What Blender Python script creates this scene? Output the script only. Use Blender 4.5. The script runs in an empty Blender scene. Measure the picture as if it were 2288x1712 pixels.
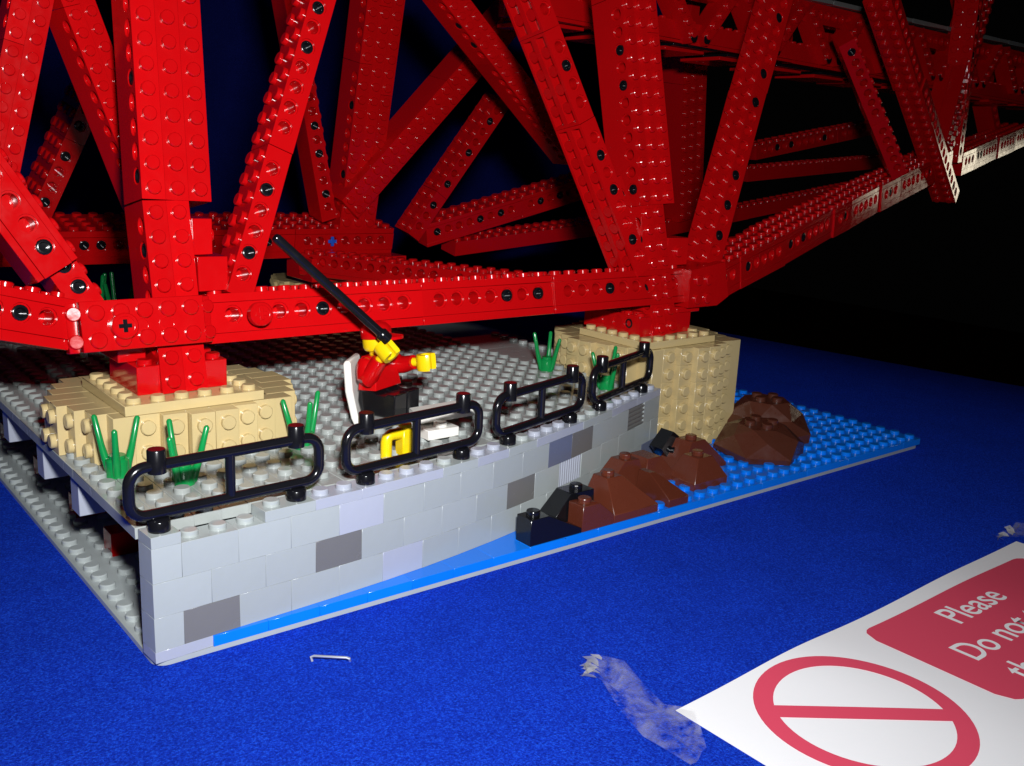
import bpy, bmesh, math, random
from mathutils import Vector, Matrix
random.seed(7)
S = 0.008                      # one stud pitch = 8 mm; all lengths below are in studs
scene = bpy.context.scene
COL = scene.collection

# ------------------------------------------------------------------ camera
cam_d = bpy.data.cameras.new('camera')
cam = bpy.data.objects.new('camera', cam_d)
COL.objects.link(cam)
scene.camera = cam
CX, CY, CZ = -9.7244, -29.4369, 16.8779
RIGHT = (0.777812, -0.626805, 0.046080)
DOWN = (-0.110610, -0.208694, -0.971706)
FWD = (0.618687, 0.750708, -0.231656)
cam.matrix_world = Matrix((
    (RIGHT[0], -DOWN[0], -FWD[0], CX * S),
    (RIGHT[1], -DOWN[1], -FWD[1], CY * S),
    (RIGHT[2], -DOWN[2], -FWD[2], CZ * S),
    (0, 0, 0, 1)))
cam_d.sensor_width = 36.0
cam_d.lens = 34.4641
cam_d.clip_start = 0.01
cam_d.clip_end = 50.0

# ------------------------------------------------------------------ world, lamps, exposure
world = bpy.data.worlds.new('World')
scene.world = world
world.use_nodes = True
bgn = world.node_tree.nodes['Background']
bgn.inputs[0].default_value = (0.9, 0.85, 0.8, 1)
bgn.inputs[1].default_value = 0.0006
scene.view_settings.view_transform = 'Standard'
scene.view_settings.look = 'None'
scene.view_settings.exposure = 0.0
scene.view_settings.gamma = 1.0
scene.view_settings.use_curve_mapping = False

# the camera's own flash: a small tube just above and right of the lens
fl_d = bpy.data.lights.new('camera_flash', 'AREA')
fl_d.shape = 'RECTANGLE'
fl_d.size = 3.2 * S
fl_d.size_y = 1.5 * S
fl_d.energy = 0.90
fl_d.spread = math.radians(125)
fl_d.color = (0.97, 0.985, 1.0)
fl = bpy.data.objects.new('camera_flash', fl_d)
COL.objects.link(fl)
fpos = Vector((CX, CY, CZ)) + Vector(RIGHT) * 2.2 - Vector(DOWN) * 5.6
faim = Vector(FWD) - Vector(RIGHT) * 0.16 + Vector(DOWN) * 0.06
fl.location = fpos * S
fl.rotation_euler = faim.to_track_quat('-Z', 'Y').to_euler()

# lamp for an unknown bright source far right, added for the red beams' glint
wn_d = bpy.data.lights.new('glint_lamp', 'AREA')
wn_d.shape = 'RECTANGLE'
wn_d.size = 26 * S
wn_d.size_y = 20 * S
wn_d.energy = 0.03
wn_d.spread = math.radians(50)
wn_d.color = (1.0, 0.88, 0.66)
wn = bpy.data.objects.new('glint_lamp', wn_d)
COL.objects.link(wn)
wp = Vector((330, 1, 15))
wn.location = wp * S
wn.rotation_euler = (Vector((60, 12, 14)) - wp).to_track_quat('-Z', 'Y').to_euler()

# ------------------------------------------------------------------ materials
def nt(name):
    m = bpy.data.materials.new(name)
    m.use_nodes = True
    n = m.node_tree.nodes
    return m, n, m.node_tree.links, n['Principled BSDF']

def plastic(name, col, rough=0.16, var=0.06, spec=0.5, bump=0.02, sss=0.0):
    m, n, l, b = nt(name)
    b.inputs['Specular IOR Level'].default_value = spec
    tc = n.new('ShaderNodeTexCoord')
    no = n.new('ShaderNodeTexNoise')
    no.inputs['Scale'].default_value = 260
    no.inputs['Detail'].default_value = 5
    l.new(tc.outputs['Object'], no.inputs['Vector'])
    mr = n.new('ShaderNodeMapRange')
    mr.inputs['From Min'].default_value = 0.3
    mr.inputs['From Max'].default_value = 0.8
    mr.inputs['To Min'].default_value = rough * 0.75
    mr.inputs['To Max'].default_value = rough * 1.6
    l.new(no.outputs['Fac'], mr.inputs['Value'])
    l.new(mr.outputs['Result'], b.inputs['Roughness'])
    oi = n.new('ShaderNodeObjectInfo')
    hs = n.new('ShaderNodeHueSaturation')
    hs.inputs['Color'].default_value = (*col, 1)
    mv = n.new('ShaderNodeMapRange')
    mv.inputs['To Min'].default_value = 1 - var
    mv.inputs['To Max'].default_value = 1 + var
    l.new(oi.outputs['Random'], mv.inputs['Value'])
    l.new(mv.outputs['Result'], hs.inputs['Value'])
    # worn, slightly dusty patches
    n2 = n.new('ShaderNodeTexNoise')
    n2.inputs['Scale'].default_value = 55
    n2.inputs['Detail'].default_value = 6
    n2.inputs['Roughness'].default_value = 0.65
    l.new(tc.outputs['Object'], n2.inputs['Vector'])
    m2 = n.new('ShaderNodeMapRange')
    m2.inputs['To Min'].default_value = 0.9
    m2.inputs['To Max'].default_value = 1.08
    l.new(n2.outputs['Fac'], m2.inputs['Value'])
    mx = n.new('ShaderNodeMix')
    mx.data_type = 'RGBA'
    mx.blend_type = 'MULTIPLY'
    mx.inputs[0].default_value = 1.0
    l.new(hs.outputs['Color'], mx.inputs[6])
    l.new(m2.outputs['Result'], mx.inputs[7])
    l.new(mx.outputs[2], b.inputs['Base Color'])
    bp = n.new('ShaderNodeBump')
    bp.inputs['Strength'].default_value = bump
    bp.inputs['Distance'].default_value = 0.0004
    n3 = n.new('ShaderNodeTexNoise')
    n3.inputs['Scale'].default_value = 420
    n3.inputs['Detail'].default_value = 3
    l.new(tc.outputs['Object'], n3.inputs['Vector'])
    l.new(n3.outputs['Fac'], bp.inputs['Height'])
    l.new(bp.outputs['Normal'], b.inputs['Normal'])
    return m

M = {}
M['red'] = plastic('red_plastic', (0.53, 0.0025, 0.004), 0.14, 0.07, 0.5, 0.05)
M['grey'] = plastic('light_grey_plastic', (0.39, 0.425, 0.42), 0.18, 0.05)
M['deck'] = plastic('grey_deck_plastic', (0.36, 0.385, 0.37), 0.20, 0.04)
M['lilac'] = plastic('bluish_grey_plastic', (0.415, 0.44, 0.515), 0.18, 0.04)
M['dgrey'] = plastic('dark_grey_plastic', (0.175, 0.172, 0.165), 0.2, 0.06)
M['slate'] = plastic('slate_blue_grey_plastic', (0.15, 0.17, 0.25), 0.2, 0.05)
M['tan'] = plastic('tan_plastic', (0.60, 0.465, 0.225), 0.15, 0.05)
M['blue'] = plastic('bright_blue_plastic', (0.003, 0.20, 0.88), 0.15, 0.06)
M['axle'] = plastic('blue_axle_plastic', (0.02, 0.09, 0.55), 0.2, 0.0)
M['black'] = plastic('black_plastic', (0.006, 0.006, 0.008), 0.16, 0.0)
M['brown'] = plastic('reddish_brown_plastic', (0.115, 0.026, 0.013), 0.22, 0.10)
M['dbrown'] = plastic('dark_brown_plastic', (0.085, 0.024, 0.014), 0.3, 0.08)
M['green'] = plastic('green_plastic', (0.005, 0.26, 0.06), 0.2, 0.05)
M['white'] = plastic('white_plastic', (0.85, 0.82, 0.76), 0.2, 0.02)
M['yellow'] = plastic('yellow_plastic', (0.85, 0.60, 0.004), 0.22, 0.02)
M['pinred'] = M['red']

def felt(name, dark, mid, light, scale=1700):
    m, n, l, b = nt(name)
    b.inputs['Roughness'].default_value = 1.0
    b.inputs['Specular IOR Level'].default_value = 0.04
    tc = n.new('ShaderNodeTexCoord')
    fine = n.new('ShaderNodeTexNoise')
    fine.inputs['Scale'].default_value = scale
    fine.inputs['Detail'].default_value = 4
    fine.inputs['Roughness'].default_value = 0.7
    l.new(tc.outputs['Object'], fine.inputs['Vector'])
    big = n.new('ShaderNodeTexNoise')
    big.inputs['Scale'].default_value = 45
    big.inputs['Detail'].default_value = 4
    l.new(tc.outputs['Object'], big.inputs['Vector'])
    r = n.new('ShaderNodeValToRGB')
    e = r.color_ramp.elements
    e[0].position = 0.36
    e[0].color = (*dark, 1)
    e[1].position = 0.72
    e[1].color = (*light, 1)
    x = e.new(0.53)
    x.color = (*mid, 1)
    l.new(fine.outputs['Fac'], r.inputs['Fac'])
    mr = n.new('ShaderNodeMapRange')
    mr.inputs['To Min'].default_value = 0.8
    mr.inputs['To Max'].default_value = 1.18
    l.new(big.outputs['Fac'], mr.inputs['Value'])
    mx = n.new('ShaderNodeMix')
    mx.data_type = 'RGBA'
    mx.blend_type = 'MULTIPLY'
    mx.inputs[0].default_value = 1
    l.new(r.outputs['Color'], mx.inputs[6])
    l.new(mr.outputs['Result'], mx.inputs[7])
    l.new(mx.outputs[2], b.inputs['Base Color'])
    bp = n.new('ShaderNodeBump')
    bp.inputs['Strength'].default_value = 0.9
    bp.inputs['Distance'].default_value = 0.0009
    l.new(fine.outputs['Fac'], bp.inputs['Height'])
    l.new(bp.outputs['Normal'], b.inputs['Normal'])
    return m
M['felt'] = felt('blue_felt', (0.004, 0.020, 0.34), (0.008, 0.048, 0.62), (0.02, 0.14, 0.98))
M['drape'] = felt('navy_drape', (0.006, 0.011, 0.10), (0.010, 0.017, 0.20), (0.02, 0.04, 0.36))
M['carpet'] = felt('brown_carpet', (0.10, 0.03, 0.012), (0.20, 0.06, 0.02), (0.30, 0.10, 0.04), 120)

def simple(name, col, rough=0.5, spec=0.5, **k):
    m, n, l, b = nt(name)
    b.inputs['Base Color'].default_value = (*col, 1)
    b.inputs['Roughness'].default_value = rough
    b.inputs['Specular IOR Level'].default_value = spec
    for a, v in k.items():
        b.inputs[a].default_value = v
    tc = n.new('ShaderNodeTexCoord')
    no = n.new('ShaderNodeTexNoise')
    no.inputs['Scale'].default_value = 300
    no.inputs['Detail'].default_value = 4
    l.new(tc.outputs['Object'], no.inputs['Vector'])
    bp = n.new('ShaderNodeBump')
    bp.inputs['Strength'].default_value = 0.06
    bp.inputs['Distance'].default_value = 0.0003
    l.new(no.outputs['Fac'], bp.inputs['Height'])
    l.new(bp.outputs['Normal'], b.inputs['Normal'])
    return m
M['paper'] = simple('white_paper', (0.92, 0.92, 0.94), 0.6, 0.3)
M['print'] = simple('red_print', (0.74, 0.075, 0.135), 0.5, 0.4)
M['steel'] = simple('staple_steel', (0.72, 0.74, 0.78), 0.3, 0.5, Metallic=0.7)

def tape_mat():
    m, n, l, b = nt('clear_tape')
    b.inputs['Base Color'].default_value = (0.75, 0.74, 0.72, 1)
    b.inputs['Roughness'].default_value = 0.25
    tc = n.new('ShaderNodeTexCoord')
    no = n.new('ShaderNodeTexNoise')
    no.inputs['Scale'].default_value = 110
    no.inputs['Detail'].default_value = 7
    no.inputs['Distortion'].default_value = 1.5
    l.new(tc.outputs['Object'], no.inputs['Vector'])
    mr = n.new('ShaderNodeMapRange')
    mr.inputs['From Min'].default_value = 0.35
    mr.inputs['From Max'].default_value = 0.75
    mr.inputs['To Min'].default_value = 0.0
    mr.inputs['To Max'].default_value = 0.26
    l.new(no.outputs['Fac'], mr.inputs['Value'])
    l.new(mr.outputs['Result'], b.inputs['Alpha'])
    return m
M['tape'] = tape_mat()
M['tapeend'] = simple('crumpled_tape', (0.45, 0.44, 0.41), 0.35, 0.5, Alpha=0.6)

# ------------------------------------------------------------------ mesh helpers
class MB:
    def __init__(s):
        s.v, s.f, s.sm, s.mi = [], [], [], []

    def add(s, vs, fs, smooth=False, mi=0):
        o = len(s.v)
        s.v += [tuple(p) for p in vs]
        for f in fs:
            s.f.append([i + o for i in f])
            s.sm.append(smooth)
            s.mi.append(mi)

    def box(s, x0, y0, z0, x1, y1, z1, c=0.0, mi=0):
        if c <= 0:
            s.add([(x0, y0, z0), (x1, y0, z0), (x1, y1, z0), (x0, y1, z0), (x0, y0, z1), (x1, y0, z1), (x1, y1, z1), (x0, y1, z1)],
                  [(0, 3, 2, 1), (4, 5, 6, 7), (0, 1, 5, 4), (1, 2, 6, 5), (2, 3, 7, 6), (3, 0, 4, 7)], mi=mi)
            return
        lo, hi = (x0, y0, z0), (x1, y1, z1)
        vs, idx = [], {}
        for cx in (0, 1):
            for cy in (0, 1):
                for cz in (0, 1):
                    cs = (cx, cy, cz)
                    for ax in range(3):
                        p = []
                        for k in range(3):
                            base = hi[k] if cs[k] else lo[k]
                            if k != ax:
                                base += -c if cs[k] else c
                            p.append(base)
                        idx[(cs, ax)] = len(vs)
                        vs.append(tuple(p))
        fs = []
        for ax in range(3):
            a1, a2 = (ax + 1) % 3, (ax + 2) % 3
            for sd in (0, 1):
                q = []
                for (i, j) in ((0, 0), (1, 0), (1, 1), (0, 1)):
                    k = [0, 0, 0]
                    k[ax], k[a1], k[a2] = sd, i, j
                    q.append(idx[(tuple(k), ax)])
                fs.append(q if sd else q[::-1])
        for ax in range(3):
            a1, a2 = (ax + 1) % 3, (ax + 2) % 3
            for i in (0, 1):
                for j in (0, 1):
                    k0, k1 = [0, 0, 0], [0, 0, 0]
                    k0[ax], k1[ax] = 0, 1
                    k0[a1] = k1[a1] = i
                    k0[a2] = k1[a2] = j
                    q = [idx[(tuple(k0), a1)], idx[(tuple(k1), a1)], idx[(tuple(k1), a2)], idx[(tuple(k0), a2)]]
                    fs.append(q if i != j else q[::-1])
        for cx in (0, 1):
            for cy in (0, 1):
                for cz in (0, 1):
                    cs = (cx, cy, cz)
                    q = [idx[(cs, 0)], idx[(cs, 1)], idx[(cs, 2)]]
                    fs.append(q if (cx + cy + cz) % 2 else q[::-1])
        s.add(vs, fs, mi=mi)

    def frame(s, ax):
        ax = Vector(ax).normalized()
        t = Vector((0, 0, 1)) if abs(ax.z) < 0.9 else Vector((1, 0, 0))
        u = ax.cross(t).normalized()
        return ax, u, ax.cross(u).normalized()

    def lathe(s, p, ax, prof, n=14, mi=0, cap0=False, cap1=True, smooth=True):
        """prof: list of (r, h) along axis from p"""
        p = Vector(p)
        a, u, w = s.frame(ax)
        vs, fs = [], []
        for r, h in prof:
            for i in range(n):
                t = 2 * math.pi * i / n
                vs.append(p + a * h + (u * math.cos(t) + w * math.sin(t)) * r)
        for k in range(len(prof) - 1):
            for i in range(n):
                j = (i + 1) % n
                fs.append((k * n + i, k * n + j, (k + 1) * n + j, (k + 1) * n + i))
        s.add(vs, fs, smooth, mi)
        b = len(s.v) - len(vs)
        if cap1:
            s.f.append([b + (len(prof) - 1) * n + i for i in range(n)])
            s.sm.append(False)
            s.mi.append(mi)
        if cap0:
            s.f.append([b + i for i in range(n)][::-1])
            s.sm.append(False)
            s.mi.append(mi)

    def stud(s, p, ax=(0, 0, 1), r=0.3, h=0.21, n=14, mi=0):
        s.lathe(p, ax, [(r, -0.01), (r, h - 0.04), (r - 0.04, h)], n, mi)

    def tube(s, pts, r, n=10, mi=0, closed=False):
        pts = [Vector(p) for p in pts]
        m = len(pts)
        vs, fs = [], []
        prev = None
        rr = r if isinstance(r, (list, tuple)) else [r] * m
        for i, p in enumerate(pts):
            if closed:
                d = (pts[(i + 1) % m] - pts[i - 1])
            else:
                d = pts[min(i + 1, m - 1)] - pts[max(i - 1, 0)]
            d.normalize()
            if prev is None:
                t = Vector((0, 0, 1)) if abs(d.z) < 0.9 else Vector((1, 0, 0))
                u = d.cross(t).normalized()
            else:
                u = (prev - d * prev.dot(d)).normalized()
            prev = u
            w = d.cross(u)
            for k in range(n):
                t = 2 * math.pi * k / n
                vs.append(p + (u * math.cos(t) + w * math.sin(t)) * rr[i])
        for i in range(m if closed else m - 1):
            for k in range(n):
                a, b = i * n + k, i * n + (k + 1) % n
                c, d = ((i + 1) % m) * n + (k + 1) % n, ((i + 1) % m) * n + k
                fs.append((a, b, c, d))
        s.add(vs, fs, True, mi)
        if not closed:
            b = len(s.v) - len(vs)
            s.f.append([b + k for k in range(n)][::-1]); s.sm.append(False); s.mi.append(mi)
            s.f.append([b + (m - 1) * n + k for k in range(n)]); s.sm.append(False); s.mi.append(mi)

    def prism(s, poly, axis, a, b, mi=0):
        """poly in the two remaining axes; extruded along axis from a to b"""
        n = len(poly)
        def pt(q, h):
            if axis == 'x': return (h, q[0], q[1])
            if axis == 'y': return (q[0], h, q[1])
            return (q[0], q[1], h)
        vs = [pt(q, a) for q in poly] + [pt(q, b) for q in poly]
        fs = [list(range(n))[::-1], list(range(n, 2 * n))] + [(i, (i + 1) % n, n + (i + 1) % n, n + i) for i in range(n)]
        s.add(vs, fs, mi=mi)

    def xf(s, mat):
        s.v = [tuple(mat @ Vector(p)) for p in s.v]
        return s

    def build(s, name, mats, parent=None, origin=None, sharp=38):
        me = bpy.data.meshes.new(name)
        o = Vector(origin) if origin is not None else Vector((0, 0, 0))
        me.from_pydata([((p[0] - o.x) * S, (p[1] - o.y) * S, (p[2] - o.z) * S) for p in s.v], [], s.f)
        for m in (mats if isinstance(mats, (list, tuple)) else [mats]):
            me.materials.append(M[m] if isinstance(m, str) else m)
        me.polygons.foreach_set('use_smooth', s.sm)
        me.polygons.foreach_set('material_index', s.mi)
        bm = bmesh.new()
        bm.from_mesh(me)
        bmesh.ops.recalc_face_normals(bm, faces=bm.faces)
        bm.to_mesh(me)
        bm.free()
        me.set_sharp_from_angle(angle=math.radians(sharp))
        me.update()
        ob = bpy.data.objects.new(name, me)
        COL.objects.link(ob)
        ob.location = o * S
        if parent is not None:
            ob.parent = parent
            ob.matrix_parent_inverse = Matrix.Translation(-parent.location)
        return ob

def thing(name, label, cat, loc, group=None):
    o = bpy.data.objects.new(name, None)
    COL.objects.link(o)
    o.empty_display_size = 0.01
    o.location = Vector(loc) * S
    tag(o, label, cat, group)
    return o

def tag(o, label=None, cat=None, group=None, kind=None):
    if label: o['label'] = label
    if cat: o['category'] = cat
    if group: o['group'] = group
    if kind: o['kind'] = kind
    return o

def mat_axes(o, x, y, z):
    x, y, z = Vector(x), Vector(y), Vector(z)
    return Matrix(((x.x, y.x, z.x, o[0]), (x.y, y.y, z.y, o[1]), (x.z, y.z, z.z, o[2]), (0, 0, 0, 1)))

# ------------------------------------------------------------------ setting: table cloth, backdrop, floor
def sheet(name, x0, x1, y0, y1, nx, ny, fz, m):
    mb = MB()
    vs = [(x0 + (x1 - x0) * i / nx, y0 + (y1 - y0) * j / ny, 0) for j in range(ny + 1) for i in range(nx + 1)]
    vs = [(x, y, fz(x, y)) for x, y, _ in vs]
    fs = [(j * (nx + 1) + i, j * (nx + 1) + i + 1, (j + 1) * (nx + 1) + i + 1, (j + 1) * (nx + 1) + i) for j in range(ny) for i in range(nx)]
    mb.add(vs, fs, True)
    return mb.build(name, m)

ZT = -0.19                      # top of the cloth under the baseplate
def table_edge(y):              # right-hand edge of the table
    return 74.3 - 0.145 * y
mb = MB()
vs, fs = [], []
NY = 40
rows = [-60 + 164 * j / NY for j in range(NY + 1)]
for y in rows:
    e = table_edge(y)
    for x in (-120, -60, -20, 0, 20, 40, 60, e - 0.6):
        vs.append((x, y, ZT))
    vs += [(e, y, ZT - 0.25), (e + 0.5 * math.sin(y * 0.3) + 0.3, y, ZT - 8), (e + 1.4 * math.sin(y * 0.21) + 0.4, y, ZT - 40), (e + 2 * math.sin(y * 0.21) + 0.4, y, ZT - 85)]
W_ = 12
for j in range(NY):
    for i in range(W_ - 1):
        fs.append((j * W_ + i, j * W_ + i + 1, (j + 1) * W_ + i + 1, (j + 1) * W_ + i))
mb.add(vs, fs, True)
tag(mb.build('table_cloth', 'felt'), kind='structure')

mb = MB()
vs, fs = [], []
NX = 90
for i in range(NX + 1):
    x = -150 + 285 * i / NX
    yy = 104 + 0.9 * math.sin(x * 0.17) + 0.5 * math.sin(x * 0.41 + 1)
    for z in (-91, 0, 60, 150):
        vs.append((x, yy, z))
for i in range(NX):
    for k in range(3):
        fs.append((i * 4 + k, (i + 1) * 4 + k, (i + 1) * 4 + k + 1, i * 4 + k + 1))
mb.add(vs, fs, True)
tag(mb.build('backdrop_cloth', 'drape'), kind='structure')
mb = MB()
mb.add([(-400, -400, -92), (700, -400, -92), (700, 700, -92), (-400, 700, -92)], [(0, 1, 2, 3)])
tag(mb.build('floor', 'carpet'), kind='structure')

# ------------------------------------------------------------------ baseplate and blue water plates
base = thing('baseplate', 'thin light grey studded baseplate lying on the blue cloth', 'baseplate', (0, 0, ZT))
def round_rect(x0, y0, x1, y1, r, n=6):
    p = []
    for cx, cy, a0 in ((x1 - r, y0 + r, -90), (x1 - r, y1 - r, 0), (x0 + r, y1 - r, 90), (x0 + r, y0 + r, 180)):
        for k in range(n + 1):
            a = math.radians(a0 + 90 * k / n)
            p.append((cx + r * math.cos(a), cy + r * math.sin(a)))
    return p
mb = MB()
mb.prism(round_rect(0.02, 0.02, 47.98, 47.98, 0.5), 'z', ZT + 0.004, 0)
for i in range(5):
    for j in range(2, 34):
        mb.stud((i + 0.5, j + 0.5, 0), n=14)
mb.build('plate', 'grey', base)

water = thing('water_plates', 'bright blue studded plates and tiles forming the water beside the wall', 'water plates', (24, 0, 0))
def plate(name, x0, y0, z0, x1, y1, z1, m, parent, studs=None, c=0.018, px=1.0, py=1.0, sx=None, sy=None, g=0.012):
    mb = MB()
    mb.box(x0 + g, y0 + g, z0, x1 - g, y1 - g, z1, c)
    if studs is not False:
        nx, ny = round((x1 - x0) / px), round((y1 - y0) / py)
        for i in range(nx):
            for j in range(ny):
                x, y = x0 + (i + 0.5) * px, y0 + (j + 0.5) * py
                if studs is None or studs(x, y):
                    mb.stud((x, y, z1))
    return mb.build(name, m, parent, ((x0 + x1) / 2, (y0 + y1) / 2, z0))
for b in range(2, 20, 2):
    plate('tile', b, 0, 0.004, b + 2, 2, 0.40, 'blue', water, False, c=0.007, g=0.005)
for x0, x1 in ((20, 24), (24, 28), (28, 32), (32, 36), (36, 40), (40, 46), (46, 48)):
    for y0, y1 in ((0, 4), (4, 8), (8, 16), (16, 22)):
        if x1 <= 32 and y0 >= 8: continue
        if x1 <= 24 and y0 >= 4: continue
        plate('plate', x0, y0, 0.004, x1, y1, 0.40, 'blue', water, c=0.009, g=0.005)

# ------------------------------------------------------------------ curved quay wall
K = (0.0741021, -0.0106300, 0.00184659, -0.000040342, 0.0145, -0.0553)
def wall(u, off=0.0):
    n = 40
    x = y = 0.0
    for i in range(n):
        t = (i + 0.5) / n * u
        h = K[0] + K[1] * t + K[2] * t * t + K[3] * t ** 3
        x += math.cos(h) * u / n
        y += math.sin(h) * u / n
    h = K[0] + K[1] * u + K[2] * u * u + K[3] * u ** 3
    return x + K[4] - math.sin(h) * off, y + K[5] + math.cos(h) * off, h

wallo = thing('quay_wall', 'curved grey brick quay wall rising from the blue water plates', 'wall', (15, 2, 0))
def wall_piece(name, u0, u1, z0, z1, m, studs=False, rib=None):
    a, b = wall(u0), wall(u1)
    d = Vector((b[0] - a[0], b[1] - a[1], 0))
    L = d.length
    d.normalize()
    mid = ((a[0] + b[0]) / 2, (a[1] + b[1]) / 2, 0)
    nrm = Vector((-d.y, d.x, 0))
    mb = MB()
    g = 0.003
    jz = random.uniform(-0.004, 0.004)
    jy = random.uniform(-0.006, 0.006)
    if rib is None:
        mb.box(-L / 2 + g, jy, z0 + 0.002, L / 2 - g, 1, z1 - 0.002, 0.007)
    else:
        mb.box(-L / 2 + g, 0.09, z0 + 0.006, L / 2 - g, 1, z1 - 0.006, 0.02)
        if rib == 'v':
            k = 10
            w = (L - 2 * g) / k
            for i in range(k):
                x = -L / 2 + g + i * w
                mb.prism([(x + 0.01, 0.1), (x + 0.03, 0.0), (x + w * 0.62, 0.0), (x + w * 0.72, 0.1)], 'z', z0 + 0.02, z1 - 0.02)
        else:
            k = 5
            w = (z1 - z0 - 0.04) / k
            for i in range(k):
                z = z0 + 0.02 + i * w
                mb.prism([(0.1, z + 0.01), (0.0, z + 0.03), (0.0, z + w * 0.5), (0.1, z + w * 0.66)], 'x', -L / 2 + g, L / 2 - g)
    if studs:
        n = round(u1 - u0)
        for i in range(n):
            mb.stud((-L / 2 + (i + 0.5) * L / n, 0.5, z1 - 0.006))
    tw = random.uniform(-0.0025, 0.0025)
    dd = Vector((d.x * math.cos(tw) - d.y * math.sin(tw), d.x * math.sin(tw) + d.y * math.cos(tw), 0))
    nn = Vector((-dd.y, dd.x, 0))
    mb.xf(mat_axes(mid, dd, nn, (0, 0, 1)))
    return mb.build(name, m, wallo, (mid[0], mid[1], z0))

spec1 = {1: 'dgrey', 9: 'lilac', 29: 'slate'}
spec2 = {6: 'dgrey', 16: 'dgrey', 20: 'lilac'}
spec3 = {7: 'lilac', 19: 'slate', 21: 'dgrey', 27: 'dgrey'}
wall_piece('brick', 0, 1, 0.4, 1.6, 'grey')
for u in range(1, 31, 2):
    wall_piece('brick', u, u + 2, 0.4, 1.6, spec1.get(u, 'grey'))
for u in range(0, 30, 2):
    wall_piece('brick', u, u + 2, 1.6, 2.8, spec2.get(u, 'grey'), rib='v' if u == 20 else None)
wall_piece('brick', 30, 31, 1.6, 2.8, 'grey')
wall_piece('brick', 0, 1, 2.8, 4.0, 'grey')
for u in range(1, 31, 2):
    wall_piece('brick', u, u + 2, 2.8, 4.0, spec3.get(u, 'grey'), studs=u < 4, rib='h' if u == 27 else None)
for u0, u1, m in ((0, 1, 'grey'), (4, 6, 'grey'), (6, 8, 'lilac'), (8, 12, 'lilac'), (12, 14, 'grey'), (14, 16, 'lilac'), (16, 18, 'grey'),
                  (18, 22, 'lilac'), (22, 25, 'grey'), (25, 28, 'lilac'), (28, 31, 'lilac')):
    wall_piece('plate', u0, u1, 4.0, 4.4, m, studs=True)
wall_piece('plate', 0, 2, 0.004, 0.4, 'lilac')

# ------------------------------------------------------------------ raised deck
deck = thing('deck', 'raised grey studded deck behind the quay wall', 'deck', (15, 20, 4.0))
DX = -0.12
def in_pier(x, y):
    return False
def deck_plate(x0, y0, x1, y1, studs=True, m='deck', body0=None):
    mb = MB()
    mb.box(x0 + DX + 0.005, (y0 if body0 is None else body0) + 0.005, 4.0, x1 + DX - 0.005, y1 - 0.005, 4.4, 0.012)
    if studs:
        for i in range(round(x1 - x0)):
            for j in range(round(y1 - y0)):
                x, y = x0 + i + 0.5, y0 + j + 0.5
                if 0.6 < x < 9.2 and 7.4 < y < 14.2: continue
                if 29.0 < x and 7.2 < y < 14.8: continue
                mb.stud((x + DX, y, 4.4))
    return mb.build('plate' if studs else 'tile', m, deck, ((x0 + x1) / 2 + DX, (y0 + y1) / 2, 4.0))
def front_y(x0, x1):
    best = -9
    for k in range(0, 63):
        u = k * 0.5
        a = wall(u, 1.0)
        if x0 - 0.1 <= a[0] <= x1 + 0.1: best = max(best, a[1])
    return best
x = 0
while x < 30:
    yf = front_y(x + DX, x + 1 + DX) + 0.03
    y0 = math.ceil(yf - 0.2)
    if y0 < 8: deck_plate(x, y0, x + 1, 8, body0=yf)
    x += 1
for x0, x1 in ((0, 8), (8, 16), (16, 24), (24, 28)):
    for y0, y1 in ((8, 16), (16, 24), (24, 32), (32, 40)):
        deck_plate(x0, y0, x1, y1)
deck_plate(28, 8, 31, 15)
deck_plate(28, 15, 31, 19, False)
deck_plate(28, 19, 31, 23, False)
deck_plate(31, 15, 32, 23)
# supports under the open left-hand edge of the deck
for yy in (7.9, 12.9, 19.0, 26.0):
    mb = MB()
    mb.box(0.02, yy, 2.5, 0.98, yy + 1.0, 3.99, 0.02)
    mb.build('support_brick', 'lilac', deck, (0.5, yy, 2.5))
    mb = MB()
    mb.box(1.5, yy + 1.3, 0.004, 3.2, yy + 2.3, 1.0, 0.02)
    mb.build('support_post', 'red', deck, (1.9, yy + 1.6, 0))
    mb = MB()
    mb.box(2.4, yy + 1.3, 1.02, 3.2, yy + 2.3, 3.98, 0.02)
    mb.build('support_post', 'red', deck, (2.5, yy + 1.6, 1.2))
mb = MB()
mb.box(0.6, 1.3, 0.004, 1.6, 2.3, 1.2, 0.02)
mb.box(0.6, 1.3, 1.22, 1.6, 2.3, 2.4, 0.02)
mb.box(0.6, 1.3, 2.42, 1.6, 2.3, 3.98, 0.02)
mb.build('support_post', 'red', deck, (1.1, 1.8, 0))

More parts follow.
